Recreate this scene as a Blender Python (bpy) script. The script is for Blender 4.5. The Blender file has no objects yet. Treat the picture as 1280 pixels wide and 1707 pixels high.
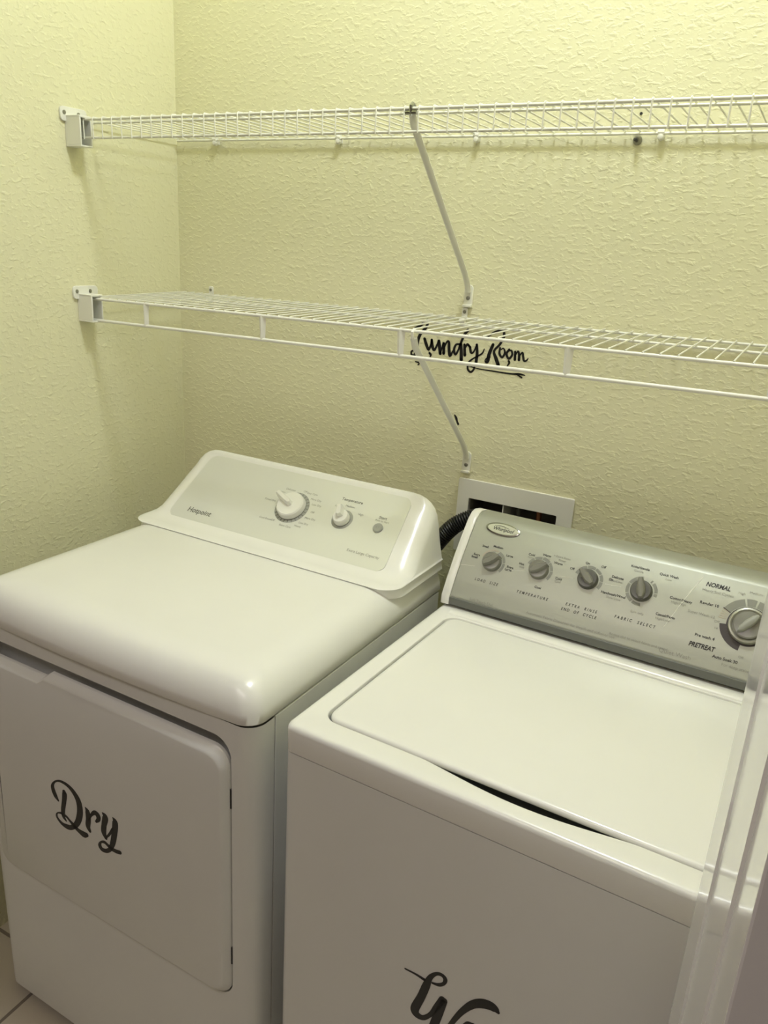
import bpy, bmesh, math
from mathutils import Vector, Matrix
S = bpy.context.scene
COL = S.collection
PI = math.pi
# ---------------------------------------------------------------- camera
def make_camera():
    yaw, pitch, roll = (math.radians(a) for a in (27.4441, 18.6294, 3.3677))
    f = Vector((-math.sin(yaw)*math.cos(pitch), math.cos(yaw)*math.cos(pitch), -math.sin(pitch)))
    r0 = Vector((math.cos(yaw), math.sin(yaw), 0)); u0 = r0.cross(f)
    r = math.cos(roll)*r0 + math.sin(roll)*u0; u = -math.sin(roll)*r0 + math.cos(roll)*u0
    cd = bpy.data.cameras.new('camera'); cam = bpy.data.objects.new('camera', cd); COL.objects.link(cam)
    M = Matrix((r, u, -f)).transposed().to_4x4(); M.translation = (1.4044, -1.5483, 1.5605)
    cam.matrix_world = M
    cd.sensor_fit = 'HORIZONTAL'; cd.sensor_width = 36; cd.lens = 36*1325.3/1280
    cd.clip_start = .02
    S.camera = cam
make_camera()
# ---------------------------------------------------------------- light, world, exposure
CEIL = 3.00
LAMP_POS = (1.02, -.62, CEIL); LAMP_E = 89.0; LAMP_COL = (.955, 1, 1.07)
HALL_E = 16; HALL_COL = (1, .90, .87)
w = bpy.data.worlds.new('world'); S.world = w; w.use_nodes = True
w.node_tree.nodes['Background'].inputs[0].default_value = (.9, .8, .75, 1)
w.node_tree.nodes['Background'].inputs[1].default_value = .15
S.view_settings.view_transform = 'Standard'; S.view_settings.look = 'None'
S.view_settings.gamma = 1; S.view_settings.use_curve_mapping = False
S.view_settings.exposure = 0.0
S.cycles.use_denoising = True
S.cycles.max_bounces = 8
S.cycles.diffuse_bounces = 5
S.cycles.caustics_reflective = False
hl = bpy.data.lights.new('hall_light', 'AREA'); hl.shape = 'RECTANGLE'; hl.size = 1.6; hl.size_y = .7
hl.energy = HALL_E; hl.color = HALL_COL
ho = bpy.data.objects.new('hall_light', hl); COL.objects.link(ho); ho.location = (.6, -2.3, CEIL-.06)

# ---------------------------------------------------------------- materials
def mat(name, col, rough=.5, metal=0, spec=.5, coat=0, emis=None, es=0, bump=None, var=None):
    m = bpy.data.materials.new(name); m.use_nodes = True; nt = m.node_tree; b = nt.nodes['Principled BSDF']
    b.inputs['Base Color'].default_value = (*col, 1); b.inputs['Roughness'].default_value = rough
    b.inputs['Metallic'].default_value = metal; b.inputs['Specular IOR Level'].default_value = spec
    b.inputs['Coat Weight'].default_value = coat; b.inputs['Coat Roughness'].default_value = .08
    if emis: b.inputs['Emission Color'].default_value = (*emis, 1); b.inputs['Emission Strength'].default_value = es
    tc = nt.nodes.new('ShaderNodeTexCoord')
    n = nt.nodes.new('ShaderNodeTexNoise'); nt.links.new(tc.outputs['Object'], n.inputs['Vector'])
    n.inputs['Scale'].default_value = (var or (6, .03))[0]; n.inputs['Detail'].default_value = 3
    k = (var or (6, .03))[1]
    mx = nt.nodes.new('ShaderNodeMix'); mx.data_type = 'RGBA'
    mx.inputs[6].default_value = (*[c*(1-k) for c in col], 1); mx.inputs[7].default_value = (*[min(1, c*(1+k)) for c in col], 1)
    nt.links.new(n.outputs['Fac'], mx.inputs[0]); nt.links.new(mx.outputs[2], b.inputs['Base Color'])
    if bump:
        sc, st = bump
        n2 = nt.nodes.new('ShaderNodeTexNoise'); n2.inputs['Scale'].default_value = sc; n2.inputs['Detail'].default_value = 2
        nt.links.new(tc.outputs['Object'], n2.inputs['Vector'])
        bp = nt.nodes.new('ShaderNodeBump'); bp.inputs['Strength'].default_value = st; bp.inputs['Distance'].default_value = .001
        nt.links.new(n2.outputs['Fac'], bp.inputs['Height']); nt.links.new(bp.outputs['Normal'], b.inputs['Normal'])
    return m
def wall_mat(name, col):
    """sprayed knock-down plaster: flattened splats over a fine orange peel"""
    m = bpy.data.materials.new(name); m.use_nodes = True; nt = m.node_tree; L = nt.links; b = nt.nodes['Principled BSDF']
    b.inputs['Base Color'].default_value = (*col, 1); b.inputs['Roughness'].default_value = .55; b.inputs['Specular IOR Level'].default_value = .35
    tc = nt.nodes.new('ShaderNodeTexCoord')
    def noise(scale, det, dist=0, vec=None):
        n = nt.nodes.new('ShaderNodeTexNoise'); n.inputs['Scale'].default_value = scale; n.inputs['Detail'].default_value = det
        n.inputs['Distortion'].default_value = dist; L.new(vec or tc.outputs['Object'], n.inputs['Vector']); return n
    mp = nt.nodes.new('ShaderNodeMapping'); mp.inputs['Scale'].default_value = (1, 1, 1.7); L.new(tc.outputs['Object'], mp.inputs['Vector'])
    a = noise(70, 3, .35, mp.outputs[0])
    r = nt.nodes.new('ShaderNodeValToRGB'); r.color_ramp.elements[0].position = .50; r.color_ramp.elements[1].position = .72
    L.new(a.outputs['Fac'], r.inputs[0])
    c = noise(190, 2)
    ad = nt.nodes.new('ShaderNodeMath'); ad.operation = 'MULTIPLY_ADD'; ad.inputs[1].default_value = .25
    L.new(c.outputs['Fac'], ad.inputs[0]); L.new(r.outputs[0], ad.inputs[2])
    bp = nt.nodes.new('ShaderNodeBump'); bp.inputs['Strength'].default_value = 1; bp.inputs['Distance'].default_value = .00085
    L.new(ad.outputs[0], bp.inputs['Height']); L.new(bp.outputs['Normal'], b.inputs['Normal'])
    v = noise(1.5, 2); mx = nt.nodes.new('ShaderNodeMix'); mx.data_type = 'RGBA'
    mx.inputs[6].default_value = (*[q*.97 for q in col], 1); mx.inputs[7].default_value = (*[q*1.03 for q in col], 1)
    L.new(v.outputs['Fac'], mx.inputs[0]); L.new(mx.outputs[2], b.inputs['Base Color'])
    return m
M = dict(
 wall=wall_mat('yellow_plaster', (.765, .748, .52)),
 hallwall=mat('tan_hall_paint', (.32, .185, .150), .9, spec=.1, bump=(90, .3)),
 hallwall2=mat('beige_hall_paint', (.50, .45, .38), .7, bump=(90, .3)),
 ceil=mat('ceiling_white', (.78, .78, .74), .9, bump=(60, .5)),
 trim=mat('gloss_trim_paint', (.84, .84, .87), .11, coat=.3, bump=(9, .02)),
 enamel=mat('white_enamel', (.83, .83, .78), .24, coat=.25),
 enamel2=mat('cool_white_enamel', (.82, .83, .80), .30, coat=.15),
 plastic=mat('white_plastic', (.80, .80, .74), .3),
 insert=mat('pearl_grey_insert', (.72, .73, .68), .28, metal=.25),
 vinylwire=mat('white_vinyl_coating', (.80, .80, .72), .35),
 silver=mat('satin_silver_panel', (.41, .425, .36), .38, metal=.32),
 charcoal=mat('charcoal_strip', (.15, .155, .14), .45),
 knobgrey=mat('grey_knob_plastic', (.22, .22, .19), .28, coat=.3),
 knobdark=mat('dark_knob_plastic', (.10, .10, .085), .35, coat=.2),
 knoblight=mat('light_grey_knob', (.34, .34, .28), .28, metal=.3),
 ringgrey=mat('printed_grey', (.27, .28, .24), .5),
 ringtan=mat('printed_tan', (.44, .40, .32), .5),
 ringblack=mat('printed_charcoal', (.06, .05, .05), .5),
 paleline=mat('pale_print', (.72, .74, .66), .5),
 ink=mat('black_ink', (.03, .03, .028), .5),
 inkmid=mat('dark_grey_ink', (.13, .13, .11), .5),
 inkgrey=mat('grey_ink', (.28, .28, .24), .5),
 vinyl=mat('black_vinyl', (.012, .012, .012), .32),
 vinyldry=mat('black_vinyl_dry', (.014, .014, .012), .38),
 badge=mat('badge_enamel', (.62, .64, .50), .25),
 chrome=mat('dark_chrome', (.35, .36, .33), .2, metal=1),
 hose=mat('black_rubber_hose', (.012, .013, .012), .38),
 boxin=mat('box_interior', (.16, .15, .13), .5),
 copper=mat('copper_pipe', (.45, .20, .12), .35, metal=.8),
 screw=mat('zinc_screw', (.30, .30, .26), .35, metal=.8),
 slot=mat('dark_slot', (.02, .02, .02), .6),
 button=mat('grey_button', (.36, .37, .33), .35),
 dome=mat('lamp_glass', (.9, .9, .85), .4, emis=LAMP_COL, es=LAMP_E),
 tile=None)
def tile_mat():
    m = bpy.data.materials.new('beige_floor_tile'); m.use_nodes = True; nt = m.node_tree; L = nt.links; b = nt.nodes['Principled BSDF']
    tc = nt.nodes.new('ShaderNodeTexCoord'); mp = nt.nodes.new('ShaderNodeMapping')
    mp.inputs['Location'].default_value = (-.205/.33, .02, 0); mp.inputs['Scale'].default_value = (1/.33, 1/.33, 1)
    L.new(tc.outputs['Object'], mp.inputs['Vector'])
    br = nt.nodes.new('ShaderNodeTexBrick'); br.offset = 0; br.inputs['Scale'].default_value = 1
    br.inputs['Brick Width'].default_value = 1; br.inputs['Row Height'].default_value = 1; br.inputs['Mortar Size'].default_value = .012
    br.inputs['Mortar Smooth'].default_value = .2
    br.inputs['Color1'].default_value = (.56, .50, .40, 1); br.inputs['Color2'].default_value = (.53, .48, .385, 1); br.inputs['Mortar'].default_value = (.22, .19, .15, 1)
    L.new(mp.outputs[0], br.inputs['Vector']); L.new(br.outputs['Color'], b.inputs['Base Color']); b.inputs['Roughness'].default_value = .35
    bp = nt.nodes.new('ShaderNodeBump'); bp.inputs['Distance'].default_value = .002; bp.invert = True
    L.new(br.outputs['Fac'], bp.inputs['Height']); L.new(bp.outputs['Normal'], b.inputs['Normal'])
    return m
M['tile'] = tile_mat()

# ---------------------------------------------------------------- helpers
def tag(o, label=None, cat=None, group=None, kind=None):
    if label: o['label'] = label
    if cat: o['category'] = cat
    if group: o['group'] = group
    if kind: o['kind'] = kind
    return o
def thing(name, label, cat, loc=(0, 0, 0), rz=0, group=None):
    o = bpy.data.objects.new(name, None); COL.objects.link(o); o.empty_display_size = .05
    o.location = loc; o.rotation_euler = (0, 0, rz); return tag(o, label, cat, group)
def obj(name, bm, m, parent=None, smooth=35, bevel=None, mats=None):
    bmesh.ops.remove_doubles(bm, verts=bm.verts, dist=1e-6)
    bmesh.ops.recalc_face_normals(bm, faces=bm.faces)
    me = bpy.data.meshes.new(name); bm.to_mesh(me); bm.free()
    for x in (mats or [m]): me.materials.append(x)
    if smooth:
        me.polygons.foreach_set('use_smooth', [True]*len(me.polygons)); me.set_sharp_from_angle(angle=math.radians(smooth))
    o = bpy.data.objects.new(name, me); COL.objects.link(o)
    if parent: o.parent = parent
    if bevel:
        b = o.modifiers.new('bevel', 'BEVEL'); b.width = bevel; b.segments = 3; b.limit_method = 'ANGLE'; b.angle_limit = math.radians(40)
        b.harden_normals = False
    return o
def box(bm, x0, y0, z0, x1, y1, z1):
    v = [bm.verts.new((x, y, z)) for z in (z0, z1) for y in (y0, y1) for x in (x0, x1)]
    for f in ((0, 1, 3, 2), (4, 6, 7, 5), (0, 4, 5, 1), (1, 5, 7, 3), (3, 7, 6, 2), (2, 6, 4, 0)): bm.faces.new([v[i] for i in f])
def B(*a):
    bm = bmesh.new(); box(bm, *a); return bm
def rings(bm, R, close=True, cap0=True, cap1=True):
    V = [[bm.verts.new(p) for p in r] for r in R]; n = len(V[0])
    for a, b in zip(V[:-1], V[1:]):
        for i in range(n if close else n-1):
            j = (i+1) % n; bm.faces.new((a[i], a[j], b[j], b[i]))
    if cap0: bm.faces.new(V[0][::-1])
    if cap1: bm.faces.new(V[-1])
    return V
def rr(x0, y0, x1, y1, r, n=5):
    if not isinstance(r, (tuple, list)): r = (r,)*4
    out = []
    for (cx, cy, a0), q in zip((((x1, y0, -90)), (x1, y1, 0), (x0, y1, 90), (x0, y0, 180)), r):
        sx = -1 if cx == x1 else 1; sy = -1 if cy == y1 else 1
        ox, oy = cx+sx*q, cy+sy*q
        for k in range(n+1):
            a = math.radians(a0+90*k/n); out.append((ox+q*math.cos(a), oy+q*math.sin(a)))
    return out
def tube(bm, pts, r, n=8, cap=True):
    pts = [Vector(p) for p in pts]; R = []; up = None
    for i, p in enumerate(pts):
        t = (pts[min(i+1, len(pts)-1)]-pts[max(i-1, 0)]).normalized()
        if up is None: up = Vector((0, 0, 1)) if abs(t.z) < .9 else Vector((1, 0, 0))
        a = t.cross(up).normalized(); b = a.cross(t).normalized(); up = b
        rad = r[i] if isinstance(r, (list, tuple)) else r
        R.append([p+rad*(math.cos(2*PI*k/n)*a+math.sin(2*PI*k/n)*b) for k in range(n)])
    rings(bm, R, True, cap, cap)
def spline(pts, n=6):
    P = [Vector(p) for p in pts]; P = [2*P[0]-P[1]]+P+[2*P[-1]-P[-2]]; out = []
    for i in range(1, len(P)-2):
        a, b, c, d = P[i-1:i+3]
        for k in range(n):
            t = k/n; out.append(.5*(2*b+(c-a)*t+(2*a-5*b+4*c-d)*t*t+(3*b-a-3*c+d)*t**3))
    out.append(P[-2]); return out
def lathe(bm, prof, Mx=None, n=32, cap0=True, cap1=True):
    R = [[Vector((r*math.cos(2*PI*k/n), r*math.sin(2*PI*k/n), z)) for k in range(n)] for r, z in prof]
    if Mx is not None: R = [[Mx @ p for p in r] for r in R]
    rings(bm, R, True, cap0, cap1)
def prism(bm, out, h0, h1, Mx=None, inset=0):
    """extrude a convex or simple outline (u,v) from h0 to h1"""
    f = (lambda p: Mx @ p) if Mx is not None else (lambda p: p)
    rings(bm, [[f(Vector((u, v, h))) for u, v in out] for h in (h0, h1)])
def holed(bm, outer, hole, fn, h):
    """planar face with a hole: fn(u,v,h) -> point"""
    vs = []; es = []
    for loop in (outer, hole):
        l = [bm.verts.new(fn(u, v, h)) for u, v in loop]
        es += [bm.edges.new((l[i], l[(i+1) % len(l)])) for i in range(len(l))]; vs.append(l)
    bmesh.ops.triangle_fill(bm, use_beauty=True, use_dissolve=False, edges=es)
    return vs
def ribbon(bm, pts, fn, h0, h1, n=5):
    """brush stroke (u,v,width) laid on a surface; fn(u,v,h) -> point"""
    P = spline(pts, n); L = []; Rr = []
    for i, p in enumerate(P):
        t = P[min(i+1, len(P)-1)]-P[max(i-1, 0)]; t = Vector((t.x, t.y)).normalized(); q = Vector((-t.y, t.x))*max(p.z, .0004)/2
        L.append((p.x+q.x, p.y+q.y)); Rr.append((p.x-q.x, p.y-q.y))
    for a, b in ((P[0], -1), (P[-1], 1)):      # rounded ends
        pass
    ring = lambda i: [fn(*L[i], h0), fn(*L[i], h1), fn(*Rr[i], h1), fn(*Rr[i], h0)]
    rings(bm, [ring(i) for i in range(len(P))])
    for i in (0, len(P)-1):
        r = max(P[i].z, .0004)/2*.97; o = [(P[i].x+r*math.cos(2*PI*k/10), P[i].y+r*math.sin(2*PI*k/10)) for k in range(10)]
        rings(bm, [[fn(u, v, h0) for u, v in o], [fn(u, v, h1) for u, v in o]])
def arc_band(bm, cx, cy, r0, r1, a0, a1, fn, h0, h1):
    """ring segment, angles in degrees clockwise from straight up"""
    n = max(3, int(abs(a1-a0)/8)); R = []
    for k in range(n+1):
        a = math.radians(a0+(a1-a0)*k/n); s, c = math.sin(a), math.cos(a)
        R.append([fn(cx+r0*s, cy+r0*c, h0), fn(cx+r0*s, cy+r0*c, h1), fn(cx+r1*s, cy+r1*c, h1), fn(cx+r1*s, cy+r1*c, h0)])
    rings(bm, R)
def text(bm, s, u, v, size, fn, h=.0003, align='CENTER', shear=0, rot=0, sx=1, bold=0, space=1):
    cu = bpy.data.curves.new('t', 'FONT'); cu.body = s; cu.size = size; cu.align_x = align; cu.align_y = 'CENTER'; cu.resolution_u = 3
    cu.shear = shear; cu.offset = bold*size; cu.space_character = space
    o = bpy.data.objects.new('t', cu); me = bpy.data.meshes.new_from_object(o)
    off = len(bm.verts); c, q = math.cos(rot), math.sin(rot)
    vs = [bm.verts.new(fn(u+(p.co.x*c*sx-p.co.y*q), v+(p.co.x*q*sx+p.co.y*c), h)) for p in me.vertices]
    for f in me.polygons:
        try: bm.faces.new([vs[i] for i in f.vertices])
        except ValueError: pass
    bpy.data.objects.remove(o); bpy.data.curves.remove(cu); bpy.data.meshes.remove(me)
def surf(P):
    """surface swept along x over a (y,z) profile: (x, arc length, height) -> point"""
    P = [Vector(p) for p in P]
    def fn(x, s, h=0):
        for i, (a, b) in enumerate(zip(P[:-1], P[1:])):
            L = (b-a).length
            if s <= L or i == len(P)-2:
                t = (b-a)/L; p = a+t*s; return Vector((x, p.x-t.y*h*-1*-1, p.y+t.x*h))
            s -= L
    return fn
def frame_at(fn, x, s):
    o = fn(x, s, 0); Z = (fn(x, s, .01)-o).normalized(); X = Vector((1, 0, 0)); Y = Z.cross(X)
    m = Matrix((X, Y, Z)).transposed().to_4x4(); m.translation = o; return m
# brush strokes of the vinyl lettering: (u, v, width) in metres on the surface each one is stuck to
DRY=[[(0.2348,0.5906,0.0038),(0.2278,0.5988,0.0104),(0.2225,0.6125,0.0095),(0.2253,0.6232,0.0051),(0.2345,0.6322,0.0036),(0.2466,0.6363,0.0051),(0.2637,0.6351,0.0073),(0.2781,0.6272,0.0107),(0.2882,0.6144,0.0137),(0.2908,0.5983,0.0144),(0.2877,0.5793,0.014),(0.2792,0.561,0.0117),(0.2663,0.5476,0.0096),(0.2541,0.5427,0.0106),(0.2404,0.5428,0.0073),(0.2292,0.5491,0.0052),(0.2266,0.5561,0.0042),(0.2307,0.5626,0.0026),(0.2409,0.5659,0.0044),(0.2525,0.5648,0.0048),(0.2617,0.5593,0.0054),(0.2726,0.553,0.0089),(0.2818,0.5484,0.0086),(0.295,0.5461,0.0129),(0.3037,0.5487,0.0087)],[(0.2526,0.6168,0.0093),(0.2532,0.6116,0.0121),(0.2498,0.5941,0.0108),(0.2453,0.5744,0.01),(0.2453,0.5615,0.0086),(0.2514,0.5545,0.003)],[(0.3054,0.608,0.0019),(0.3104,0.6008,0.0115),(0.3108,0.5852,0.012),(0.3085,0.5698,0.0113),(0.3124,0.5613,0.0071)],[(0.3117,0.584,0.0033),(0.3195,0.5987,0.0058),(0.3285,0.6072,0.0091),(0.336,0.6047,0.012),(0.3365,0.5971,0.0092),(0.3307,0.5897,0.005)],[(0.3475,0.6162,0.0018),(0.3543,0.61,0.0131),(0.3502,0.5925,0.012),(0.3479,0.5757,0.0121),(0.3525,0.5653,0.007)],[(0.3516,0.5648,0.0035),(0.3617,0.5776,0.005),(0.371,0.5929,0.0059)],[(0.3728,0.6178,0.0018),(0.3779,0.6101,0.0128),(0.3751,0.5886,0.0129),(0.3698,0.5657,0.012),(0.3621,0.5477,0.0089),(0.3522,0.538,0.0079),(0.341,0.5357,0.0087),(0.3359,0.5413,0.0087),(0.3388,0.5499,0.0042),(0.348,0.5544,0.0059),(0.3569,0.5515,0.0069),(0.3658,0.5487,0.008),(0.3767,0.5488,0.0079),(0.3855,0.5509,0.0078)]]
WASH=[[(0.2213,0.5869,0.0022),(0.2388,0.5874,0.0033),(0.253,0.586,0.0048)],[(0.265,0.588,0.003),(0.2745,0.5909,0.0051),(0.2819,0.598,0.005),(0.2835,0.6065,0.0067),(0.2784,0.6107,0.0059),(0.2698,0.6081,0.0053),(0.2611,0.596,0.0077),(0.2561,0.5775,0.0115),(0.2499,0.5522,0.0122),(0.242,0.5253,0.0134),(0.2452,0.5165,0.0129),(0.2561,0.517,0.0081),(0.2666,0.5302,0.0067),(0.2749,0.5494,0.0095),(0.2828,0.5692,0.0107)],[(0.286,0.5694,0.0086),(0.2801,0.5452,0.0121),(0.2743,0.5177,0.0134),(0.2714,0.4938,0.0139),(0.2784,0.4888,0.01),(0.2886,0.504,0.006),(0.2963,0.5271,0.0067),(0.3053,0.5508,0.0078),(0.3145,0.5704,0.0091),(0.3266,0.589,0.0118),(0.3393,0.5994,0.0147),(0.3509,0.6035,0.015),(0.3586,0.6022,0.0123),(0.363,0.5993,0.0051)],[(0.3317,0.5537,0.0081),(0.3211,0.5502,0.0053),(0.3127,0.523,0.0074),(0.3176,0.505,0.011),(0.3284,0.5244,0.0053),(0.3335,0.5512,0.0098),(0.3333,0.5221,0.0116),(0.3417,0.5165,0.0063),(0.3521,0.5356,0.0033)],[(0.3521,0.5356,0.0032),(0.3637,0.5685,0.0043),(0.3628,0.549,0.0095),(0.3728,0.5409,0.0103),(0.3659,0.5205,0.0077),(0.3552,0.5205,0.0065)],[(0.3863,0.5008,0.0042),(0.3998,0.5753,0.0042),(0.3942,0.5862,0.0036),(0.3883,0.5483,0.0075),(0.3889,0.4911,0.0098)],[(0.3889,0.4911,0.0039),(0.3993,0.5298,0.0056),(0.4054,0.5153,0.0116),(0.4114,0.5025,0.0082),(0.4226,0.5187,0.0028)]]
LAUNDRY=[[(0.6423,1.3894,0.0019),(0.6508,1.3956,0.0032),(0.6606,1.4006,0.0045),(0.6772,1.4141,0.0044),(0.6751,1.3997,0.0049),(0.662,1.3828,0.0053),(0.6565,1.3643,0.006),(0.6555,1.3505,0.0061),(0.6513,1.3382,0.0047),(0.6449,1.3384,0.004),(0.6441,1.3452,0.0034),(0.6507,1.3473,0.0032),(0.6587,1.3429,0.0049),(0.6668,1.3381,0.0039)],[(0.6728,1.375,0.0051),(0.678,1.3631,0.0055),(0.6839,1.3536,0.0045),(0.6885,1.3642,0.0035),(0.6897,1.3744,0.0044)],[(0.6897,1.3744,0.0045),(0.6923,1.3613,0.0055),(0.6972,1.3537,0.004),(0.7036,1.367,0.0034),(0.7062,1.375,0.0042),(0.7087,1.3626,0.006),(0.7115,1.3481,0.0055)],[(0.7115,1.3481,0.0029),(0.7148,1.3614,0.0028),(0.7179,1.3711,0.0044),(0.7193,1.3496,0.0054)],[(0.7189,1.3597,0.0024),(0.7246,1.3736,0.0032),(0.7291,1.3736,0.0044),(0.7308,1.3598,0.0054),(0.734,1.3461,0.0051),(0.7403,1.3575,0.0023)],[(0.7536,1.3722,0.003),(0.7456,1.3701,0.0037),(0.7422,1.3588,0.0044),(0.7464,1.3502,0.0039),(0.7522,1.361,0.0033),(0.756,1.3734,0.0045),(0.7585,1.3595,0.0058),(0.7602,1.3408,0.0063)],[(0.7696,1.4023,0.0051),(0.7626,1.3924,0.0047),(0.7574,1.3781,0.0042),(0.756,1.3725,0.0044)],[(0.7645,1.3723,0.0043),(0.7673,1.3512,0.0054)],[(0.7666,1.3637,0.0019),(0.7704,1.3736,0.0036),(0.775,1.371,0.0041)],[(0.7769,1.3692,0.0043),(0.7806,1.358,0.0042),(0.7862,1.3599,0.0028),(0.7911,1.3727,0.0027)],[(0.7918,1.3752,0.0042),(0.7941,1.3568,0.0052),(0.7936,1.3387,0.0053)],[(0.8091,1.3683,0.0015),(0.8053,1.3592,0.0029),(0.7965,1.3527,0.0026),(0.7852,1.3453,0.0026),(0.7773,1.3373,0.0033),(0.7757,1.3271,0.0033),(0.7785,1.3207,0.0036),(0.7845,1.3185,0.0036),(0.7897,1.3243,0.0033),(0.7911,1.33,0.0028)],[(0.8268,1.3789,0.0051),(0.8206,1.3598,0.006),(0.8182,1.3442,0.0059),(0.8135,1.3437,0.0027),(0.8146,1.3493,0.0018),(0.8236,1.3536,0.0017)],[(0.8087,1.3953,0.003),(0.8136,1.3932,0.0026),(0.8265,1.4031,0.0035),(0.8432,1.409,0.0031),(0.8482,1.3993,0.005),(0.8416,1.3815,0.004),(0.8304,1.3663,0.0041),(0.8362,1.3517,0.0061),(0.8422,1.3396,0.006)],[(0.8424,1.3741,0.0032),(0.8425,1.3622,0.0041),(0.849,1.356,0.0038),(0.8537,1.3656,0.0036),(0.85,1.3738,0.0022),(0.845,1.3711,0.0021)],[(0.8621,1.373,0.0035),(0.8574,1.3639,0.0041),(0.863,1.3548,0.0038),(0.8696,1.3631,0.0037),(0.8669,1.3713,0.0031),(0.8613,1.3697,0.0017)],[(0.875,1.3701,0.0036),(0.8761,1.3541,0.0045)],[(0.8757,1.3616,0.002),(0.8809,1.3716,0.0029),(0.8841,1.3636,0.0041),(0.8847,1.3545,0.0045)],[(0.8844,1.3615,0.002),(0.8902,1.3701,0.0029),(0.893,1.3614,0.004),(0.8956,1.3542,0.0035),(0.9005,1.3554,0.0028),(0.9035,1.36,0.0015)],[(0.6865,1.3467,0.0039),(0.6898,1.343,0.004),(0.6886,1.3388,0.002)],[(0.8635,1.3499,0.0037),(0.8651,1.3464,0.0036),(0.8616,1.3401,0.0018)],[(0.6549,1.3249,0.0018),(0.6653,1.3238,0.0032),(0.6742,1.3253,0.0018)],[(0.6666,1.3239,0.0019),(0.6619,1.3188,0.0024)],[(0.777,1.3306,0.0017),(0.799,1.327,0.0017),(0.8347,1.326,0.0022),(0.8698,1.3252,0.0026),(0.8879,1.3268,0.0034),(0.9006,1.3258,0.0017)],[(0.8811,1.3266,0.0018),(0.8943,1.3206,0.003)]]
# ================================================================ the room
RW = 1.62                                             # right wall of the closet
HX0, HX1, HY = -1.3, 3.2, -2.75                       # hallway extents
st = dict(kind='structure')
tag(obj('floor', B(HX0, HY, -.05, HX1, .1, 0), M['tile'], smooth=0), **st)
tag(obj('ceiling', B(HX0, HY, CEIL, HX1, .1, CEIL+.06), M['ceil'], smooth=0), **st)
# back wall with the opening cut for the outlet box
BX0, BX1, BZ0, BZ1 = .806, 1.005, .955, 1.056
bm = bmesh.new()
for a in ((-.1, BX0, 0, CEIL), (BX1, RW+.1, 0, CEIL), (BX0, BX1, 0, BZ0), (BX0, BX1, BZ1, CEIL)):
    box(bm, a[0], 0, a[2], a[1], .1, a[3])
tag(obj('wall_back', bm, M['wall'], smooth=0), **st)
tag(obj('wall_left', B(-.1, -.84, 0, 0, 0, CEIL), M['wall'], smooth=0), **st)
tag(obj('wall_right', B(RW, -.84, 0, RW+.1, 0, CEIL), M['wall'], smooth=0), **st)
tag(obj('wall_left_hall', B(HX0, -.84, 0, -.1, -.74, CEIL), M['hallwall2'], smooth=0), **st)
tag(obj('wall_header', B(-.1, -.95, 2.10, 1.46, -.84, CEIL), M['wall'], smooth=0), **st)
tag(obj('wall_hall', B(HX0, HY-.1, 0, HX1, HY, CEIL), M['hallwall2'], smooth=0), **st)
tag(obj('wall_hall_left_end', B(HX0-.1, HY, 0, HX0, -.74, CEIL), M['hallwall2'], smooth=0), **st)
tag(obj('wall_hall_right_end', B(HX1, HY, 0, HX1+.1, -.84, CEIL), M['hallwall2'], smooth=0), **st)
tag(obj('wall_right_front', B(1.455, -1.120, 0, HX1, -.84, CEIL), M['hallwall'], smooth=0), **st)
# splayed gloss door trim with two shallow steps, seen edge-on
def az(a, d):
    return (1.4044+d*math.tan(math.radians(a)), -1.5483+d)
out = [az(.33, .715), az(.45, .705), az(1.08, .630), (az(1.30, .626)), az(1.5, .610), az(2.72, .500), az(3.05, .497), az(4.30, .415), az(4.55, .4145), (1.470, -1.128), (1.470, -.833)]
bm = bmesh.new(); rings(bm, [[Vector((x, y, z)) for x, y in out] for z in (0, 2.10)])
tag(obj('trim_1', bm, M['trim'], smooth=20, bevel=.0006), **st)
# ceiling lamp of the closet
t = thing('ceiling_lamp', 'flush white glass dome lamp on the closet ceiling', 'lamp', LAMP_POS)
bm = bmesh.new(); lathe(bm, [(.145, 0), (.145, -.012), (.136, -.018)], n=40); obj('base_ring', bm, M['plastic'], t)
bm = bmesh.new(); lathe(bm, [(.13*math.cos(a), -.018-.06*math.sin(a)) for a in [k*PI/2/8 for k in range(8)]]+[(.004, -.078)], n=40)
obj('glass_dome', bm, M['dome'], t)

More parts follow.
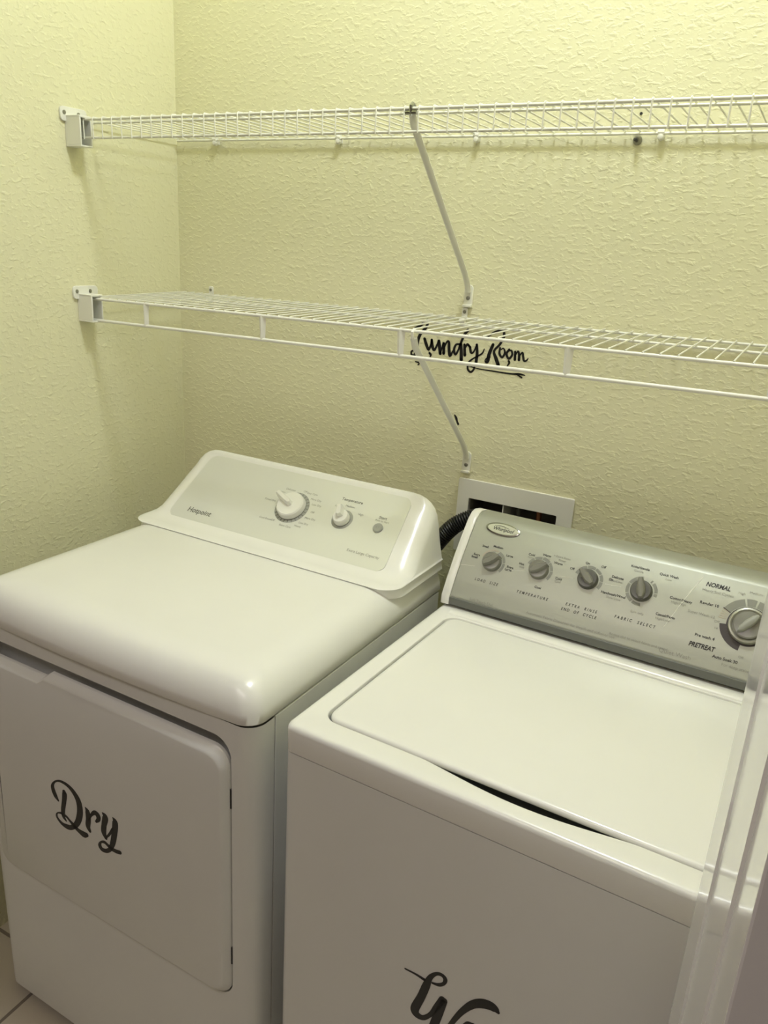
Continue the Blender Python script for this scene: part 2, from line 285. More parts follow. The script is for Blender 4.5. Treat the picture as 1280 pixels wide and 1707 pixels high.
# ================================================================ wire shelves
SP = .0256
def wire_shelf(name, label, Z, slope, kind, first):
    t = thing(name, label, 'shelf', (0, 0, Z)); t.rotation_euler = (0, -math.atan(slope), 0)
    X1 = RW-.006; xs = []; x = first
    while x < X1-.004: xs.append(x); x += SP
    def rod(nm, y, z, r, x0=.012):
        bm = bmesh.new(); tube(bm, [(x0, y, z), (X1, y, z)], r, 12); return obj(nm, bm, M['vinylwire'], t)
    bm = bmesh.new(); wr = .00135
    if kind == 'lip':
        yf = -.304
        rod('front_rod', yf, 0, .0027); rod('lip_rod', yf+.001, -.0335, .0024); rod('middle_rod', -.266, -.001, .0023); rod('back_rod', -.011, -.002, .0025)
        for x in xs:
            tube(bm, [(x, -.006, .0022), (x, yf-.001, .0036), (x, yf-.0036, .0015), (x, yf-.0032, -.036)], wr, 6)
    else:
        yf = -.301
        rod('front_rod', yf, 0, .0030); rod('middle_rod', -.122, .0015, .0025); rod('back_rod', -.011, .004, .0026)
        rod('hang_rod', yf, -.0443, .0033)
        for x in xs:
            tube(bm, [(x, -.006, .0082), (x, yf+.006, .0036), (x, yf-.0015, .0030)], wr, 6)
        for k in range(5):
            cx = .1787+k*.2955
            sb = bmesh.new()                          # pressed strap folded round both rods, wide at the top
            rings(sb, [[Vector((cx-h*wd, yf-.0005, z)), Vector((cx-h*wd*.2, yf-.004, z)), Vector((cx+h*wd, yf+.001, z)), Vector((cx+h*wd*.2, yf+.0035, z))] for h, wd, z in ((1, .0075, -.001), (1, .0065, -.02), (1, .0055, -.044))])
            obj('strap', sb, M['vinylwire'], t)
    obj('wire_deck', bm, M['vinylwire'], t)
    return t
wire_shelf('wire_shelf', 'white wire shelf with a short front lip, the upper one, above eye level', 1.7603, .0065, 'lip', .0115)
wire_shelf('wire_shelf', 'white wire shelf with a hanging rod under its front edge, the lower one', 1.4143, .0089, 'rod', .0243)

def end_bracket(label, z, y0=0):
    t = thing('end_bracket', label, 'bracket', (0, y0, z), group='shelf end brackets on the left wall')
    bm = bmesh.new(); Mx = Matrix(((0, 0, 1, 0), (1, 0, 0, 0), (0, 1, 0, 0), (0, 0, 0, 1)))
    prism(bm, rr(-.334, -.004, -.268, .023, (.002, .008, .008, .008)), 0, .005, Mx)
    obj('mounting_plate', bm, M['plastic'], t, bevel=.001)
    bm = bmesh.new()                                  # cup open to the right
    box(bm, 0, -.321, -.047, .042, -.317, .006); box(bm, 0, -.321, .003, .042, -.290, .0075)
    box(bm, 0, -.317, -.047, .004, -.290, .003); box(bm, 0, -.2935, -.047, .042, -.290, .003); box(bm, 0, -.321, -.050, .042, -.290, -.0465)
    obj('cup', bm, M['plastic'], t, bevel=.0012)
    for y in (-.325, -.2895):
        sm = bmesh.new(); lathe(sm, [(.0040, 0), (.0040, .0008), (.0022, .0014)], Matrix.Translation((.005, y, .012)) @ Matrix.Rotation(PI/2, 4, 'Y'), n=14)
        s = obj('screw', sm, M['screw'], t)
    return t
end_bracket('white plastic end bracket with two screws holding the upper wire shelf at the left wall', 1.7595)
end_bracket('white plastic end bracket with two screws holding the lower wire shelf at the left wall', 1.4165, .003)

def brace(label, x, zt, zb, zs, yt=-.300, big=True):
    t = thing('shelf_brace', label, 'brace', (x, 0, zb), group='diagonal shelf braces')
    # flattened steel channel
    P = [(0, yt, zt-zb-.006), (0, yt+.008, zt-zb-.022), (0, -.030, .026), (0, -.012, .004), (0, -.007, -.008)]
    bm = bmesh.new(); R = []; P = [Vector(p) for p in P]
    for i, p in enumerate(P):
        tt = (P[min(i+1, len(P)-1)]-P[max(i-1, 0)]).normalized(); n = Vector((0, -tt.z, tt.y))*(1 if -tt.z > 0 else 1)
        n = Vector((1, 0, 0)).cross(tt).normalized()
        w = .0065; h = .0045
        R.append([p+Vector((w*math.cos(a), 0, 0))+n*h*math.sin(a) for a in [2*PI*k/12 for k in range(12)]])
    rings(bm, R); obj('arm', bm, M['vinylwire'], t)
    bm = bmesh.new()
    tube(bm, [(0, yt+.004, zt-zb-.012), (0, yt-.006, zt-zb-.004), (0, yt-.007, zt-zb+.004), (0, yt-.001, zt-zb+.008), (0, yt+.008, zt-zb+.004)], .003, 8)
    if big: tube(bm, [(-.010, yt-.005, zt-zb-.005), (.010, yt-.005, zt-zb-.005)], .003, 8)
    obj('hook', bm, M['chrome'] if big else M['vinylwire'], t)
    Mx = Matrix(((1, 0, 0, 0), (0, 0, -1, 0), (0, 1, 0, 0), (0, 0, 0, 1)))
    bm = bmesh.new(); prism(bm, rr(-.0095, zs-zb-.016, .0095, .006, (.003, .009, .009, .003)), 0, .004, Mx)
    box(bm, -.0095, -.010, zs-zb-.0175, .0095, 0, zs-zb-.0125)
    obj('foot', bm, M['vinylwire'], t, bevel=.001)
    bm = bmesh.new(); lathe(bm, [(.0042, 0), (.0042, .001), (.002, .0022)], Matrix.Translation((0, -.004, zs-zb)) @ Matrix.Rotation(PI/2, 4, 'X'), n=14); obj('screw', bm, M['screw'], t)
brace('white diagonal brace from the upper shelf front down to the back wall', .765, 1.765, 1.486, 1.4655)
brace('white diagonal brace from the lower shelf front down to just above the outlet box', .7938, 1.4160, 1.145, 1.1215, big=False)

def wall_clip(label, x, z, grp, up=False):
    t = thing('wall_clip', label, 'clip', (x, 0, z), group=grp)
    bm = bmesh.new()
    if up:
        Mx = Matrix(((1, 0, 0, 0), (0, 0, -1, 0), (0, 1, 0, 0), (0, 0, 0, 1)))
        prism(bm, rr(-.0062, -.0155, .0062, .0095, .004), 0, .004, Mx); tube(bm, [(-.006, -.011, -.0165), (.006, -.011, -.0165)], .0055, 10)
        obj('clip_body', bm, M['plastic'], t, bevel=.0008)
        bm = bmesh.new(); lathe(bm, [(.0036, 0), (.0036, .001), (.0016, .0016)], Matrix.Translation((0, -.004, .001)) @ Matrix.Rotation(PI/2, 4, 'X'), n=12); obj('screw', bm, M['screw'], t)
    else:
        tube(bm, [(-.0055, -.011, 0), (.0055, -.011, 0)], .0056, 10)
        lathe(bm, [(.0062, 0), (.0062, .004), (.0045, .008), (.002, .009)], Matrix.Translation((0, -.008, -.007)) @ Matrix.Rotation(PI/2, 4, 'X'), n=12)
        box(bm, -.004, -.010, -.010, .004, 0, .002)
        obj('clip_body', bm, M['plastic'], t)
gU = 'small white clips along the back of the upper shelf'
for lab, x in (('small white clip under the upper shelf back, the one nearest the left corner', .1235), ('small white clip under the upper shelf back, between the corner and the brace', .4492),
               ('small white clip under the upper shelf back, just right of the brace', .7568), ('small white clip under the upper shelf back, right of the loose metal anchor', 1.0973), ):
    wall_clip(lab, x, 1.7603-.0005+.0065*x, gU)
gL = 'small white clips along the back of the lower shelf'
wall_clip('small white screwed clip at the back of the lower shelf near the left corner', .0987, 1.4310, gL, True)
wall_clip('small white screwed clip at the back of the lower shelf under the upper brace foot', .7600, 1.4372, gL, True)

t = thing('wall_anchor', 'metal toggle anchor hanging below the upper shelf back rail, left of a clip', 'anchor', (1.0565, 0, 1.7560))
bm = bmesh.new(); lathe(bm, [(.0080, 0), (.0080, .002), (.0062, .006), (.0040, .008)], Matrix.Translation((0, 0, 0)) @ Matrix.Rotation(PI/2, 4, 'X'), n=16); obj('collar', bm, M['screw'], t)
bm = bmesh.new(); lathe(bm, [(.0028, 0), (.0028, .014), (.0012, .015)], Matrix.Translation((0, -.006, -.001)) @ Matrix.Rotation(PI/2, 4, 'X'), n=12); obj('bolt', bm, M['slot'], t)
bm = bmesh.new(); lathe(bm, [(.0026, 0), (.0022, .0015)], Matrix.Translation((1.0560, 0, 1.7985)) @ Matrix.Rotation(PI/2, 4, 'X'), n=12)
tag(obj('wall_hole', bm, M['slot'], None), 'tiny black hole in the wall just above the upper shelf back rail', 'screw')  # wall hole drawn as a raised disc, its darkness put into the colour

# ================================================================ lettering on the wall
wallfn = lambda u, v, h=0: Vector((u, -h, v))
bm = bmesh.new()
for s in LAUNDRY: ribbon(bm, [(u, v, w_*1.22) for u, v, w_ in s], wallfn, .0002, .0008)
tag(obj('wall_decal', bm, M['vinyl'], smooth=0), 'black script wall decal reading Laundry Room behind the lower shelf', 'decal')
bm = bmesh.new(); ribbon(bm, [(.7562, 1.2235, .003), (.7600, 1.2180, .0055), (.7628, 1.2110, .004), (.7660, 1.2055, .005)], wallfn, .0002, .0008)
tag(obj('scuff_mark', bm, M['vinyl'], smooth=0), 'small black scuff on the back wall beside the lower brace', 'mark')

# ================================================================ outlet box and hose
t = thing('outlet_box', 'white recessed laundry outlet box in the wall behind the washer', 'outlet box', (0, 0, 0))
Mw = lambda u, v, h: Vector((u, -h, v))
bm = bmesh.new(); O = rr(.7815, .925, 1.036, 1.0915, .003, 2); I = rr(BX0+.002, BZ0+.002, BX1-.002, BZ1-.006, .002, 2)
a = holed(bm, O, I, Mw, .007); b = holed(bm, O, I, Mw, .0005)
for p, q in zip(a, b):
    for i in range(len(p)): bm.faces.new((p[i], p[(i+1) % len(p)], q[(i+1) % len(q)], q[i]))
obj('frame', bm, M['plastic'], t, smooth=20, bevel=.0015)
bm = bmesh.new()
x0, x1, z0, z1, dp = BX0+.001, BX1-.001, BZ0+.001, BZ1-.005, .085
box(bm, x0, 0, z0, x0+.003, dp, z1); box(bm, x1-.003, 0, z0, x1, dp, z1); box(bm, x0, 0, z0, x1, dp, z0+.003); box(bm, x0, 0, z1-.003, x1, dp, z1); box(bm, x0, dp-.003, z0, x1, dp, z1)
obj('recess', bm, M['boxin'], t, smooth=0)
obj('divider', B(.8845, -.002, z0+.003, .8870, dp-.003, z1-.003), M['plastic'], t)
for x, m_, nm in ((.952, M['copper'], 'supply_pipe'), (.906, M['charcoal'], 'supply_pipe')):
    bm = bmesh.new(); tube(bm, [(x, .045, z0+.003), (x, .045, z1-.004)], .006, 12); p = obj(nm, bm, m_, t)
    if x > .95: p['label'] = 'reddish copper pipe'
    bm = bmesh.new(); lathe(bm, [(.010, 0), (.010, .022), (.007, .028)], Matrix.Translation((x, .045, z0+.02)), n=12); obj('valve', bm, M['chrome'], p)
bm = bmesh.new(); P = spline([(.700, -.075, .70), (.715, -.070, .80), (.738, -.066, .900), (.770, -.062, .958), (.802, -.056, 1.000), (.836, -.036, 1.020), (.848, .004, 1.006), (.848, .045, .965)], 30)
P = [P[0]]+[P[k] for k in range(1, len(P))]
tube(bm, P, [.0182 if k % 3 else .0150 for k in range(len(P))], 20)
tag(obj('drain_hose', bm, M['hose'], smooth=60), 'black corrugated drain hose looping into the outlet box behind the washer', 'hose')
# ================================================================ dryer
DR = thing('clothes_dryer', 'white clothes dryer with a black Dry decal on its door, left of the washer', 'clothes dryer', (.1462, -.7484, 0), math.atan(-.0221))
DW = .662
# cabinet shell behind the front panel
bm = bmesh.new(); box(bm, .0005, .0530, .02, DW-.0005, .605, .8885); obj('cabinet', bm, M['enamel2'], DR, bevel=.0015)
bm = bmesh.new(); rings(bm, [[Vector((x, y, z)) for x, y in rr(.005, .005, DW-.005, .60, (.026, .004, .004, .026), 6)] for z in (.872, .8905)]); box(bm, .006, .04, .02, DW-.006, .06, .88); obj('seam_shade', bm, M['charcoal'], DR)  # added charcoal core, its colour stands in for shade in the panel seams
# front panel: one sheet wrapped round both corners, with the door opening cut in it
r = .030; n = 8; zt = .889
bm = bmesh.new()
OX0, OX1, OZ0, OZ1 = .040, .6205, .356, .8595
F = lambda u, v, h: Vector((u, h, v))
hole = rr(OX0, OZ0, OX1, OZ1, .034, 8); outer = [(r, .02), (DW-r, .02), (DW-r, zt), (r, zt)]
v0 = holed(bm, outer, hole, F, 0)[1]
ring2 = [bm.verts.new(F(u, v, .036)) for u, v in hole]
for i in range(len(v0)): bm.faces.new((v0[i], v0[(i+1) % len(v0)], ring2[(i+1) % len(v0)], ring2[i]))
bm.faces.new(ring2)
for s in (0, 1):
    path = [(r-r*math.sin(a), r-r*math.cos(a)) for a in [k*PI/2/n for k in range(n+1)]]+[(0, .0495), (.004, .0500)]
    if s: path = [(DW-x, y) for x, y in path]
    rings(bm, [[Vector((x, y, .02)), Vector((x, y, zt))] for x, y in path], False, False, False)
obj('front_panel', bm, M['enamel2'], DR, smooth=40)
bm = bmesh.new(); box(bm, .02, .03, 0, DW-.02, .58, .022); obj('base', bm, M['charcoal'], DR)
# door
def door_outline(i):
    x0, x1, z0, zt_ = OX0+.004+i*.5, OX1-.0015-i, OZ0+.004+i, .8430-i*1.2
    c = .032-i*.3
    o = rr(x0, z0, x1, zt_, c, 8); k = 2*9
    # grip notch: the left part of the top edge is lower
    top = [(.232-i, zt_), (.2150-i, zt_-.0125), (.075+i, zt_-.0125), (.060+i, zt_)]
    return o[:k]+top+o[k:]
bm = bmesh.new()
# order: bottom right, top right, (notch) top left, bottom left
rings(bm, [[Vector((u, y, v)) for u, v in door_outline(i)] for y, i in ((.004, 0), (-.001, 0), (-.0035, .0012), (-.0085, .006), (-.0115, .0095), (-.0125, .0125))])
DO = obj('door', bm, M['enamel2'], DR, smooth=30)
bm = bmesh.new()
for s in DRY: ribbon(bm, s, lambda u, v, h: Vector((u, -.0125-h, v)), .0001, .0005)
d = obj('word_decal', bm, M['vinyldry'], DO, smooth=0); d['label'] = 'black script vinyl decal reading Dry'
for z in (.757, .450):
    bm = bmesh.new(); box(bm, .6150, -.0015, z-.018, .6208, .012, z+.018); obj('hinge', bm, M['slot'], DR, bevel=.001)
# lid
bm = bmesh.new(); bow = lambda x: -.010*(1-((x-DW/2)/(DW/2))**2)
def lid_ring(z, i, dip=0):
    R = []
    for k, (x, y) in enumerate(rr(i, i*1.0, DW-i, .612, (.030, .004, .004, .030), 8)):
        R.append((x, y, z))
    # subdivide the front edge so it can bow
    out = []
    for k in range(len(R)):
        a, b = R[k], R[(k+1) % len(R)]
        out.append(a)
        if abs(a[1]-b[1]) < 1e-6 and abs(a[0]-b[0]) > .2 and a[1] < .3:
            for q in range(1, 12): out.append((a[0]+(b[0]-a[0])*q/12, a[1], z))
    o2 = []
    for x, y, zz in out:
        wgt = max(0, 1-y/.08); o2.append(Vector((x, y+bow(x)*wgt, zz)))
    return o2
prof = [(.8912, .003), (.8914, .001), (.893, 0), (.908, .0022), (.922, .0065), (.934, .0135), (.9425, .0215), (.9485, .0310), (.9528, .0430), (.9550, .056), (.956, .072)]
rings(bm, [lid_ring(z, i) for z, i in prof])
obj('lid', bm, M['enamel'], DR, smooth=50)
# console rising at the back
bm = bmesh.new()
RZ = [(.938, .408, 0), (.950, .4050, .003), (.9570, .4040, .002), (.9573, .4000, 0), (.9585, .3997, 0), (.9592, .4010, .001), (.9600, .425, .002), (.9622, .450, .003), (.970, .468, .005), (.984, .485, .008), (1.0, .505, .011), (1.03, .543, .016), (1.050, .5685, .021), (1.062, .5835, .027), (1.072, .5945, .036), (1.079, .600, .047), (1.084, .603, .062), (1.0855, .605, .078)]
def con_ring(z, y, i):
    R = []; rc = min(.040, (.610-y)*.9)
    for (cx, sgn) in ((i, 1), (DW-i, -1)):
        arc = [(cx+sgn*(rc-rc*math.cos(a)), y+rc-rc*math.sin(a)) for a in [k*PI/2/8 for k in range(9)]]
        if sgn == 1: R += [(cx, .610)]+arc
        else: R += arc[::-1]+[(cx, .610)]
    return [Vector((x, yy, z)) for x, yy in R]
rings(bm, [con_ring(*q) for q in RZ]); CO = obj('console', bm, M['enamel'], DR, smooth=60)
# grey printed insert on the console face
PD = [(.458, .963), (.4795, .98), (.505, 1.0), (.543, 1.03), (.581, 1.06), (.600, 1.075)]
dfn = surf(PD)
TS = sum((Vector(b)-Vector(a)).length for a, b in zip(PD[:-1], PD[1:]))
bm = bmesh.new()
def ins(s):
    t = s/TS; a = .052+.016*t; b = .606-.014*t; q = 0
    e = .022
    if s < e: q = e-math.sqrt(max(0, e*e-(e-s)**2))
    if s > TS-e: q = e-math.sqrt(max(0, e*e-(e-(TS-s))**2))
    return a+q, b-q
ss = [0, .001, .003, .006, .01, .015, .022, .0275]+[.0275+(TS-.0225-.0275)*k/8 for k in range(1, 9)]+[TS-.016, TS-.010, TS-.006, TS-.003, TS-.001, TS]
hh = .0022
R = []
for s in ss:
    a, b = ins(s); R.append([dfn(a, s, hh-.004), dfn(a, s, hh)]+[dfn(a+(b-a)*k/10, s, hh) for k in range(1, 10)]+[dfn(b, s, hh), dfn(b, s, hh-.004)])
rings(bm, R, False, False, False)
CP = obj('control_insert', bm, M['insert'], DR, smooth=40)
dsf = lambda u, v, h=0: dfn(u, v, h+hh)
K1 = (.341, .093); K2 = (.466, .094); KB = (.551, .094)
bm = bmesh.new(); arc_band(bm, *K1, .030, .0395, 0, 360, dsf, .0001, .0002); obj('dial_ring', bm, M['button'], CP, smooth=0)
bm = bmesh.new(); arc_band(bm, *K2, .014, .0235, 0, 360, dsf, .0001, .0003); obj('dial_ring', bm, M['button'], CP, smooth=0)
bm = bmesh.new()
text(bm, 'Hotpoint', .1300, .0265, .0175, dsf, align='CENTER', bold=.012, shear=.1)
for k in range(26):
    a = math.radians(k*360/26); c, s_ = math.cos(a), math.sin(a)
    ribbon(bm, [(K1[0]+.033*s_, K1[1]+.033*c, .0009), (K1[0]+.0385*s_, K1[1]+.0385*c, .0009)], dsf, .0002, .0006, 1)
text(bm, 'Temperature', .4660, .1425, .0095, dsf, bold=.01); text(bm, 'Start', .5500, .1195, .0095, dsf, bold=.01)
obj('lettering', bm, M['inkmid'], CP, smooth=0)
bm = bmesh.new()
for s_, a, rr_ in (('Delicates', -30, .048), ('Easy Care', 30, .050), ('More Dry', 52, .050), ('Less Dry', 68, .050), ('Cotton', -52, .052), ('Off', 90, .046), ('More Dry', 108, .052), ('Less Dry', 126, .052), ('Timed Dry', -84, .055), ('Off', -150, .046), ('Heavy', 140, .052), ('Extra Care', 170, .047), ('Off', 10, .045), ('Cool Down', -135, .058)):
    rr_ += .006; text(bm, s_, K1[0]+rr_*math.sin(math.radians(a)), K1[1]+rr_*.9*math.cos(math.radians(a)), .0066, dsf)
for s_, x, y in (('Low', -.026, .029), ('Medium', .002, .034), ('High', .034, .021)): text(bm, s_, K2[0]+x, K2[1]+y, .0068, dsf)
text(bm, 'Push to Start', .552, .1115, .0060, dsf)
text(bm, 'Extra Large Capacity', .548, .030, .0088, dsf)
obj('small_print', bm, M['inkgrey'], CP, smooth=0)
def knob(x, s, R_, h, ang, m_body, fn, parent, h0=.002, wing=.32, tip=1.15, m_grip=None, wh=.012, half=False):
    """round knob with a raised pointer bar; ang is clockwise from up"""
    Mx = frame_at(fn, x, s) @ Matrix.Translation((0, 0, h0))
    bm = bmesh.new(); lathe(bm, [(R_*1.03, 0), (R_*1.02, h*.25), (R_*.98, h*.8), (R_*.9, h*.97), (R_*.7, h), (.001, h)], Mx, 40, True, False)
    k = obj('knob', bm, m_body, parent, smooth=35)
    bm = bmesh.new(); G = Mx @ Matrix.Rotation(-math.radians(ang), 4, 'Z')
    w2 = R_*wing; outl = [(-w2*.5, -R_*.86), (w2*.5, -R_*.86), (w2, -R_*.3), (w2*.95, R_*.4), (w2*.45, R_*tip), (-w2*.45, R_*tip), (-w2*.95, R_*.4), (-w2, -R_*.3)]
    if half: outl = [(-w2*.9, -R_*.12), (0, -R_*.25), (w2*.9, -R_*.12), (w2, R_*.3), (w2*.8, R_*tip), (-w2*.8, R_*tip), (-w2, R_*.3)]
    rings(bm, [[G @ Vector((u*q, v*q2, z)) for u, v in outl] for z, q, q2 in ((h*.5, 1.1, 1), (h+wh*.7, .9, .98), (h+wh, .6, .93))])
    obj('pointer', bm, m_grip or m_body, k, smooth=50)
    return k
knob(*K1, .0310, .014, -66, M['plastic'], dsf, DR, tip=1.30, half=True, wing=.22)
knob(*K2, .0170, .013, -22, M['plastic'], dsf, DR, wing=.42, tip=1.25, half=True)
bm = bmesh.new(); lathe(bm, [(.0105, 0), (.0105, .003), (.009, .0045), (.001, .0048)], frame_at(dsf, *KB), 28, True, False)
obj('start_button', bm, M['button'], DR)
# ================================================================ washer
WA = thing('clothes_washer', 'white top loading washer with a silver control console, right of the dryer', 'clothes washer', (.8451, -.7416, 0), math.atan(-.0413))
WW, WD = .686, .655
bm = bmesh.new(); rings(bm, [[Vector((x, y, z)) for x, y in rr(.001, .0015, WW-.001, WD, (.012, .004, .004, .012), 6)] for z in (.03, .8600, .8612)])
obj('cabinet', bm, M['enamel2'], WA, smooth=40)
obj('seam_shade', B(.006, .0065, .855, WW-.006, WD-.01, .866), M['charcoal'], WA)  # dark block added behind the top panel seam to imitate its shadow line
for x in (.05, WW-.05):
    for y in (.05, WD-.05):
        bm = bmesh.new(); lathe(bm, [(.016, 0), (.018, .006), (.012, .012), (.012, .04)], Matrix.Translation((x, y, 0)), n=14); obj('foot', bm, M['charcoal'], WA)
# top panel with the lid opening and a finger scoop at the front
LX0, LX1, LY0, LY1 = .0385, WW-.0385, .0475, .4560
def opening(g):
    o = rr(LX0-g, LY0-g, LX1+g, LY1+g, .024+g*.4, 8)
    # o starts at bottom right corner start; insert the scoop between last (bottom-left end) and first
    sc = []
    for k in range(0, 25):
        t = k/24; x = .200+(.492-.200)*t; sc.append((x, LY0-g-.0155*math.sin(PI*t)**1.25))
    return o+sc
hole = opening(.0035); Fz = lambda u, v, h: Vector((u, v, h))
bm = bmesh.new()
def outr(i): return rr(i, i, WW-i, WD-i*.2, (.014, .004, .004, .014), 6)
O = [outr(.0005), outr(0), outr(.0015), outr(.005), outr(.009)]; Z = [.8635, .8985, .9035, .9062, .9070]
V = rings(bm, [[Vector((x, y, z)) for x, y in o] for o, z in zip(O, Z)], True, True, False)
l2 = [bm.verts.new(Fz(u, v, .9070)) for u, v in opening(.0065)]
es = [bm.edges.get((V[-1][i], V[-1][(i+1) % len(V[-1])])) for i in range(len(V[-1]))]+[bm.edges.new((l2[i], l2[(i+1) % len(l2)])) for i in range(len(l2))]
bmesh.ops.triangle_fill(bm, use_beauty=True, use_dissolve=False, edges=es)
prev = l2
for g, z in ((.0045, .9062), (.0035, .904), (.0035, .864)):
    nx = [bm.verts.new(Fz(u, v, z)) for u, v in opening(g)]
    for i in range(len(nx)): bm.faces.new((prev[i], prev[(i+1) % len(nx)], nx[(i+1) % len(nx)], nx[i]))
    prev = nx
bm.faces.new(prev)
obj('top_panel', bm, M['enamel'], WA, smooth=40)
# raised rear ledge between lid and console
bm = bmesh.new(); rings(bm, [[Vector((x, .4640, .9068)), Vector((x, .4665, .9098)), Vector((x, .4710, .9112)), Vector((x, .4800, .9112)), Vector((x, .4930, .9080)), Vector((x, .4930, .9060)), Vector((x, .4640, .9060))] for x in (.030, WW-.030)])
obj('rear_ledge', bm, M['enamel'], WA, smooth=50)
# lid
bm = bmesh.new()
def lido(i): return rr(LX0+i, LY0+i, LX1-i, LY1-i, .022-i*.5, 8)
rings(bm, [[Vector((x, y, z)) for x, y in lido(i)] for z, i in ((.8985, .003), (.9000, .0005), (.9025, 0), (.9060, .0012), (.9080, .004), (.9086, .008))])
obj('lid', bm, M['enamel'], WA, smooth=50)
bm = bmesh.new()
for s in WASH: ribbon(bm, s, lambda u, v, h: Vector((u, .0015-h, v)), .0001, .0006)
d = obj('word_decal', bm, M['vinyl'], WA, smooth=0); d['label'] = 'black script vinyl decal reading Wash'
# console
PW = [(.4965, .930), (.5127, .9597), (.5385, .9975), (.5645, 1.031), (.5880, 1.058)]
def side_prof(e):
    p = [(.4925-e, .9125), (.4935-e, .928)]+[(y-e*.85, z+e*.5) for y, z in PW[1:]]+[(.600, 1.0665+e), (.612, 1.0695+e), (.640, 1.066), (.650, 1.05), (.650, .9125)]
    return p
bm = bmesh.new(); rings(bm, [[Vector((x, y, z)) for y, z in side_prof(-.0015)] for x in (.0165, WW-.0165)])
obj('console', bm, M['silver'], WA, smooth=30)
for x0, x1 in ((-.001, .0165), (WW-.0165, WW+.001)):
    bm = bmesh.new(); m_ = (x0+x1)/2
    rings(bm, [[Vector((x, y, z)) for y, z in side_prof(e)] for x, e in ((x0, .0005), (x0+.003, .003), (x1-.002, .003), (x1, .0015))])
    obj('end_cap', bm, M['enamel'], WA, smooth=40, bevel=.0006)
bm = bmesh.new(); box(bm, .0170, .4912, .9135, WW-.0170, .50, .9285); obj('lower_strip', bm, M['charcoal'], WA, bevel=.001)
fn0 = surf(PW); wfn = lambda u, v, h=0: fn0(u, v, h+.0004)
TS2 = .1578
bm = bmesh.new(); R = []
for s in [TS2*k/16 for k in range(17)]:
    R.append([fn0(.0175, s, -.003), fn0(.0175, s, .0004)]+[fn0(.0175+(WW-.035)*k/8, s, .0004) for k in range(1, 8)]+[fn0(WW-.0175, s, .0004), fn0(WW-.0175, s, -.003)])
rings(bm, R, False, False, False)
FP = obj('face_plate', bm, M['silver'], WA, smooth=60)
KK = [(.0770, .0820, .0180, 48), (.1680, .0900, .0180, 52), (.2590, .0955, .0180, -50), (.3530, .0990, .0185, -14)]
TM = (.5290, .0850)
bm = bmesh.new()                                             # badge
el = lambda a, b, h: [wfn(.0755+a*math.cos(2*PI*k/40), .1500+b*math.sin(2*PI*k/40), h) for k in range(40)]
rings(bm, [el(.0345, .0130, 0), el(.0345, .0130, .002), el(.0320, .0112, .0026), el(.0315, .0108, .0018)]); bd = obj('brand_badge', bm, M['chrome'], WA)
bm = bmesh.new(); rings(bm, [el(.0316, .0109, .0015), el(.0300, .0098, .0024)]); obj('badge_face', bm, M['badge'], bd)
bm = bmesh.new(); text(bm, 'Whirlpool', .0765, .1490, .0105, wfn, h=.0028, shear=.25, bold=.01, sx=.95)
ribbon(bm, [(.058, .1545, .0005), (.072, .1560, .0011), (.088, .1530, .0004)], wfn, .0025, .0028); obj('badge_lettering', bm, M['ink'], bd, smooth=0)
# printed scales round the dials
def scale(c, r0, r1, segs, m='ringgrey'):
    bm = bmesh.new()
    for a0, a1 in segs: arc_band(bm, c[0], c[1], r0, r1, a0, a1, wfn, .0001, .0004)
    obj('dial_scale', bm, M[m], FP, smooth=0)
scale(KK[0], .0210, .0255, ((20, 80), (84, 128)))
scale(KK[1], .0210, .0260, ((-72, -38), (-34, -2), (2, 38), (42, 80), (84, 125)))
scale(KK[2], .0210, .0265, ((-75, -20), (-16, 18), (22, 52), (56, 84), (88, 120)))
scale(KK[3], .0215, .0270, ((28, 34), (42, 84), (88, 100), (-150, -112), (-108, -70), (-66, -5), (-190, -155)))
scale(TM, .0345, .0470, ((-62, -18), (-14, 6), (10, 36), (40, 66), (70, 120)))
scale(KK[0], .0220, .0255, ((-72, -28), (-25, 16)), 'ringtan')
scale(TM, .0345, .0470, [(a, a+2.6) for a in (-66, -71, -76, -81, -86)], 'ringtan')
bm = bmesh.new(); arc_band(bm, *TM, .0300, .0330, 0, 360, wfn, .0001, .0004); arc_band(bm, *TM, .0330, .0430, -172, -98, wfn, .0001, .0004); arc_band(bm, *TM, .034, .048, -64, -62, wfn, .0001, .0005)
obj('timer_ring', bm, M['ringblack'], FP, smooth=0)
for L_ in ([(.0185, .0625, .0006), (.0460, .0660, .0006)], [(.110, .0745, .0006), (.142, .0810, .0006)], [(.200, .0870, .0006), (.233, .0910, .0006)],
           [(.290, .0955, .0006), (.318, .0975, .0006)], [(.402, .0995, .0006), (.424, .0998, .0006)], [(.4430, .1510, .0028), (.4260, .1080, .0018), (.4040, .0480, .0004)]):
    bm = bmesh.new(); ribbon(bm, L_, wfn, .0001, .0004); obj('accent_line', bm, M['paleline'], FP, smooth=0)
bm = bmesh.new(); T = lambda s, x, y, z, **k: text(bm, s, x, y, z*.88, wfn, h=.0005, **k)
T('LOAD  SIZE', .0780, .0425, .0085, space=1.6, bold=.01, shear=.2, sx=.8); T('TEMPERATURE', .1700, .0405, .0085, space=1.7, bold=.01, shear=.2, sx=.8)
T('EXTRA  RINSE', .2620, .0420, .0085, space=1.6, bold=.01, shear=.2, sx=.8); T('END  OF  CYCLE', .2600, .0318, .0085, space=1.5, bold=.01, shear=.2, sx=.8)
T('FABRIC  SELECT', .3560, .0435, .0085, space=1.7, bold=.01, shear=.2, sx=.8)
T('NORMAL', .4700, .1400, .0125, bold=.03, shear=.2, sx=.85); T('PRETREAT', .4690, .0330, .0125, bold=.03, shear=.2, sx=.8)
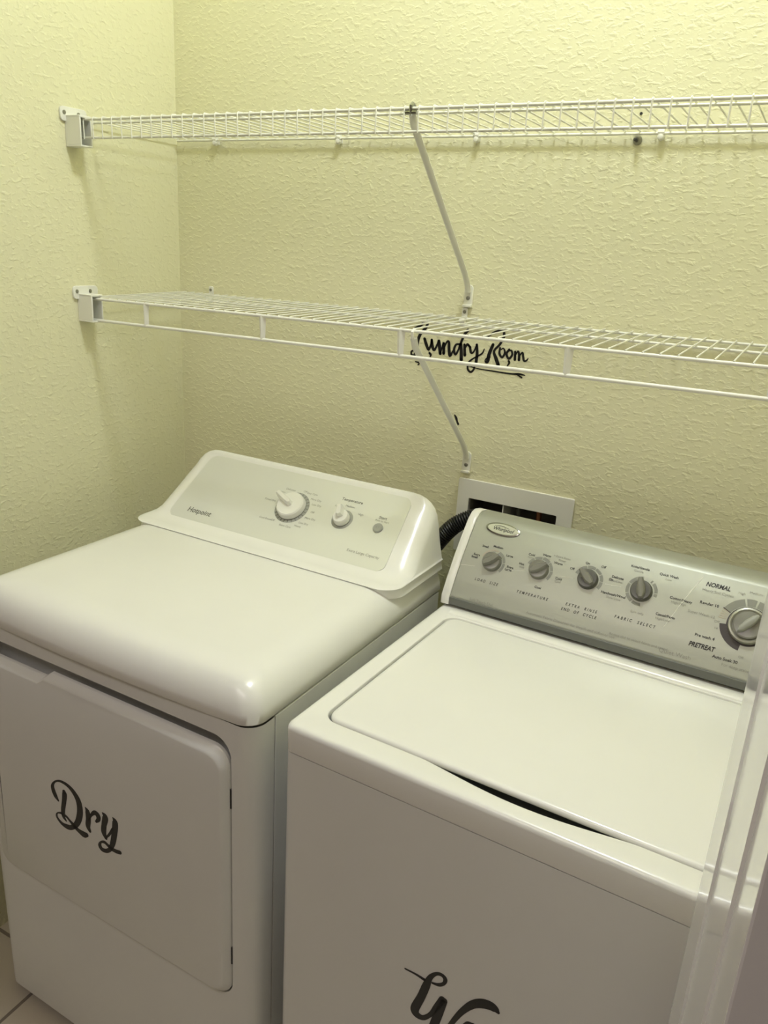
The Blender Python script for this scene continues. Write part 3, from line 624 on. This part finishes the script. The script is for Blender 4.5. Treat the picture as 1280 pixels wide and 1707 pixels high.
T('Regular 10', .4640, .1060, .0080, bold=.02); T('Pre wash 4', .4700, .0500, .0080, bold=.02); T('Auto Soak 30', .5080, .0230, .0080, bold=.02)
for s, x, y in (('Extra', .043, .0890), ('Small', .040, .0835), ('Small', .054, .1090), ('Medium', .0790, .1135), ('Large', .1060, .1020), ('Extra', .1140, .0810), ('Large', .1120, .0755)): T(s, x, y, .0070, bold=.02)
for s, x, y in (('Hot', .133, .0930), ('Cold', .146, .1150), ('Warm', .174, .1205), ('Warm', .199, .1110), ('Cold', .208, .0830), ('Cool', .176, .0575)): T(s, x, y, .0070, bold=.02)
for s, x, y in (('Off', .226, .1080), ('On', .250, .1250), ('Off', .279, .1250), ('On', .298, .1060)): T(s, x, y, .0070, bold=.02)
for s, x, y in (('Knits/Gentle', .3400, .1400), ('Quick Wash', .3900, .1380), ('Cotton/Heavy', .4190, .1010), ('Casual/Perm', .4020, .0670), ('Delicate', .3080, .1120), ('Handwash/Wool', .3090, .0800)): T(s, x, y, .0072, bold=.02)
obj('lettering', bm, M['ink'], FP, smooth=0)
bm = bmesh.new()
for s, x, y, z in (('Soft Touch Dial', .0800, .0030, .0075), ('Automatic Fabric Dispenser for bleach and softener use', .2500, .0080, .0072), ('Rotate dial to select fabric and speed', .3700, .0125, .0066), ('Quiet Wash', .4320, .0090, .0105),
                   ('Super Wash 12', .4560, .0860, .0070), ('Heavy Soil Cycles', .4720, .1290, .0070), ('High', .5080, .1380, .0062), ('Medium', .5290, .1430, .0062), ('Low', .5530, .1400, .0062), ('For deep stains', .5260, .0140, .0070),
                   ('Gentle', .3390, .1330, .0062), ('Low', .3910, .1310, .0062), ('High/High', .4170, .0940, .0062), ('High/Low', .3990, .0600, .0062), ('Slow/Low', .3060, .1050, .0062), ('Slow/Slow', .3110, .0735, .0062), ('Spin only', .3560, .0600, .0062),
                   ('Hot', .135, .0870, .006), ('Hot', .145, .1090, .006), ('Cold', .176, .1140, .006), ('+ Extra Rinse', .2020, .1240, .006), ('Rinse', .2040, .1180, .006), ('Cold', .208, .0775, .006), ('Off', .530, .033, .006), ('Off', .482, .080, .006), ('14', .483, .069, .006)):
    text(bm, s, x, y, z, wfn, h=.0005)
obj('small_print', bm, M['inkgrey'], FP, smooth=0)
for i, (x, s, R_, ang) in enumerate(KK):
    knob(x, s, R_, .0105, ang, M['knobgrey'] if i < 2 else M['knobdark'], wfn, WA, h0=0, wing=.42, tip=1.12, m_grip=M['knobgrey'], wh=.009)
Mx = frame_at(wfn, *TM); bm = bmesh.new()
lathe(bm, [(.0300, 0), (.0305, .006), (.0292, .0095), (.0265, .0100), (.0240, .0085), (.0238, .0070), (.001, .0070)], Mx, 48, True, False)
tk = obj('timer_dial', bm, M['knoblight'], WA, smooth=40)
bm = bmesh.new(); lathe(bm, [(.0232, .006), (.0232, .0115), (.0212, .0135), (.001, .0150)], Mx, 48, True, False); obj('dial_core', bm, M['knobgrey'], tk, smooth=40)
bm = bmesh.new(); G = Mx @ Matrix.Rotation(-math.radians(38), 4, 'Z')
rings(bm, [[G @ Vector((u*q, v*q, z)) for u, v in ((0, -.0215), (.0045, -.015), (.0065, 0), (.0055, .014), (.002, .0225), (-.002, .0225), (-.0055, .014), (-.0065, 0), (-.0045, -.015))] for z, q in ((.013, 1), (.024, .92), (.0255, .7))])
obj('pointer', bm, M['button'], tk, smooth=50)
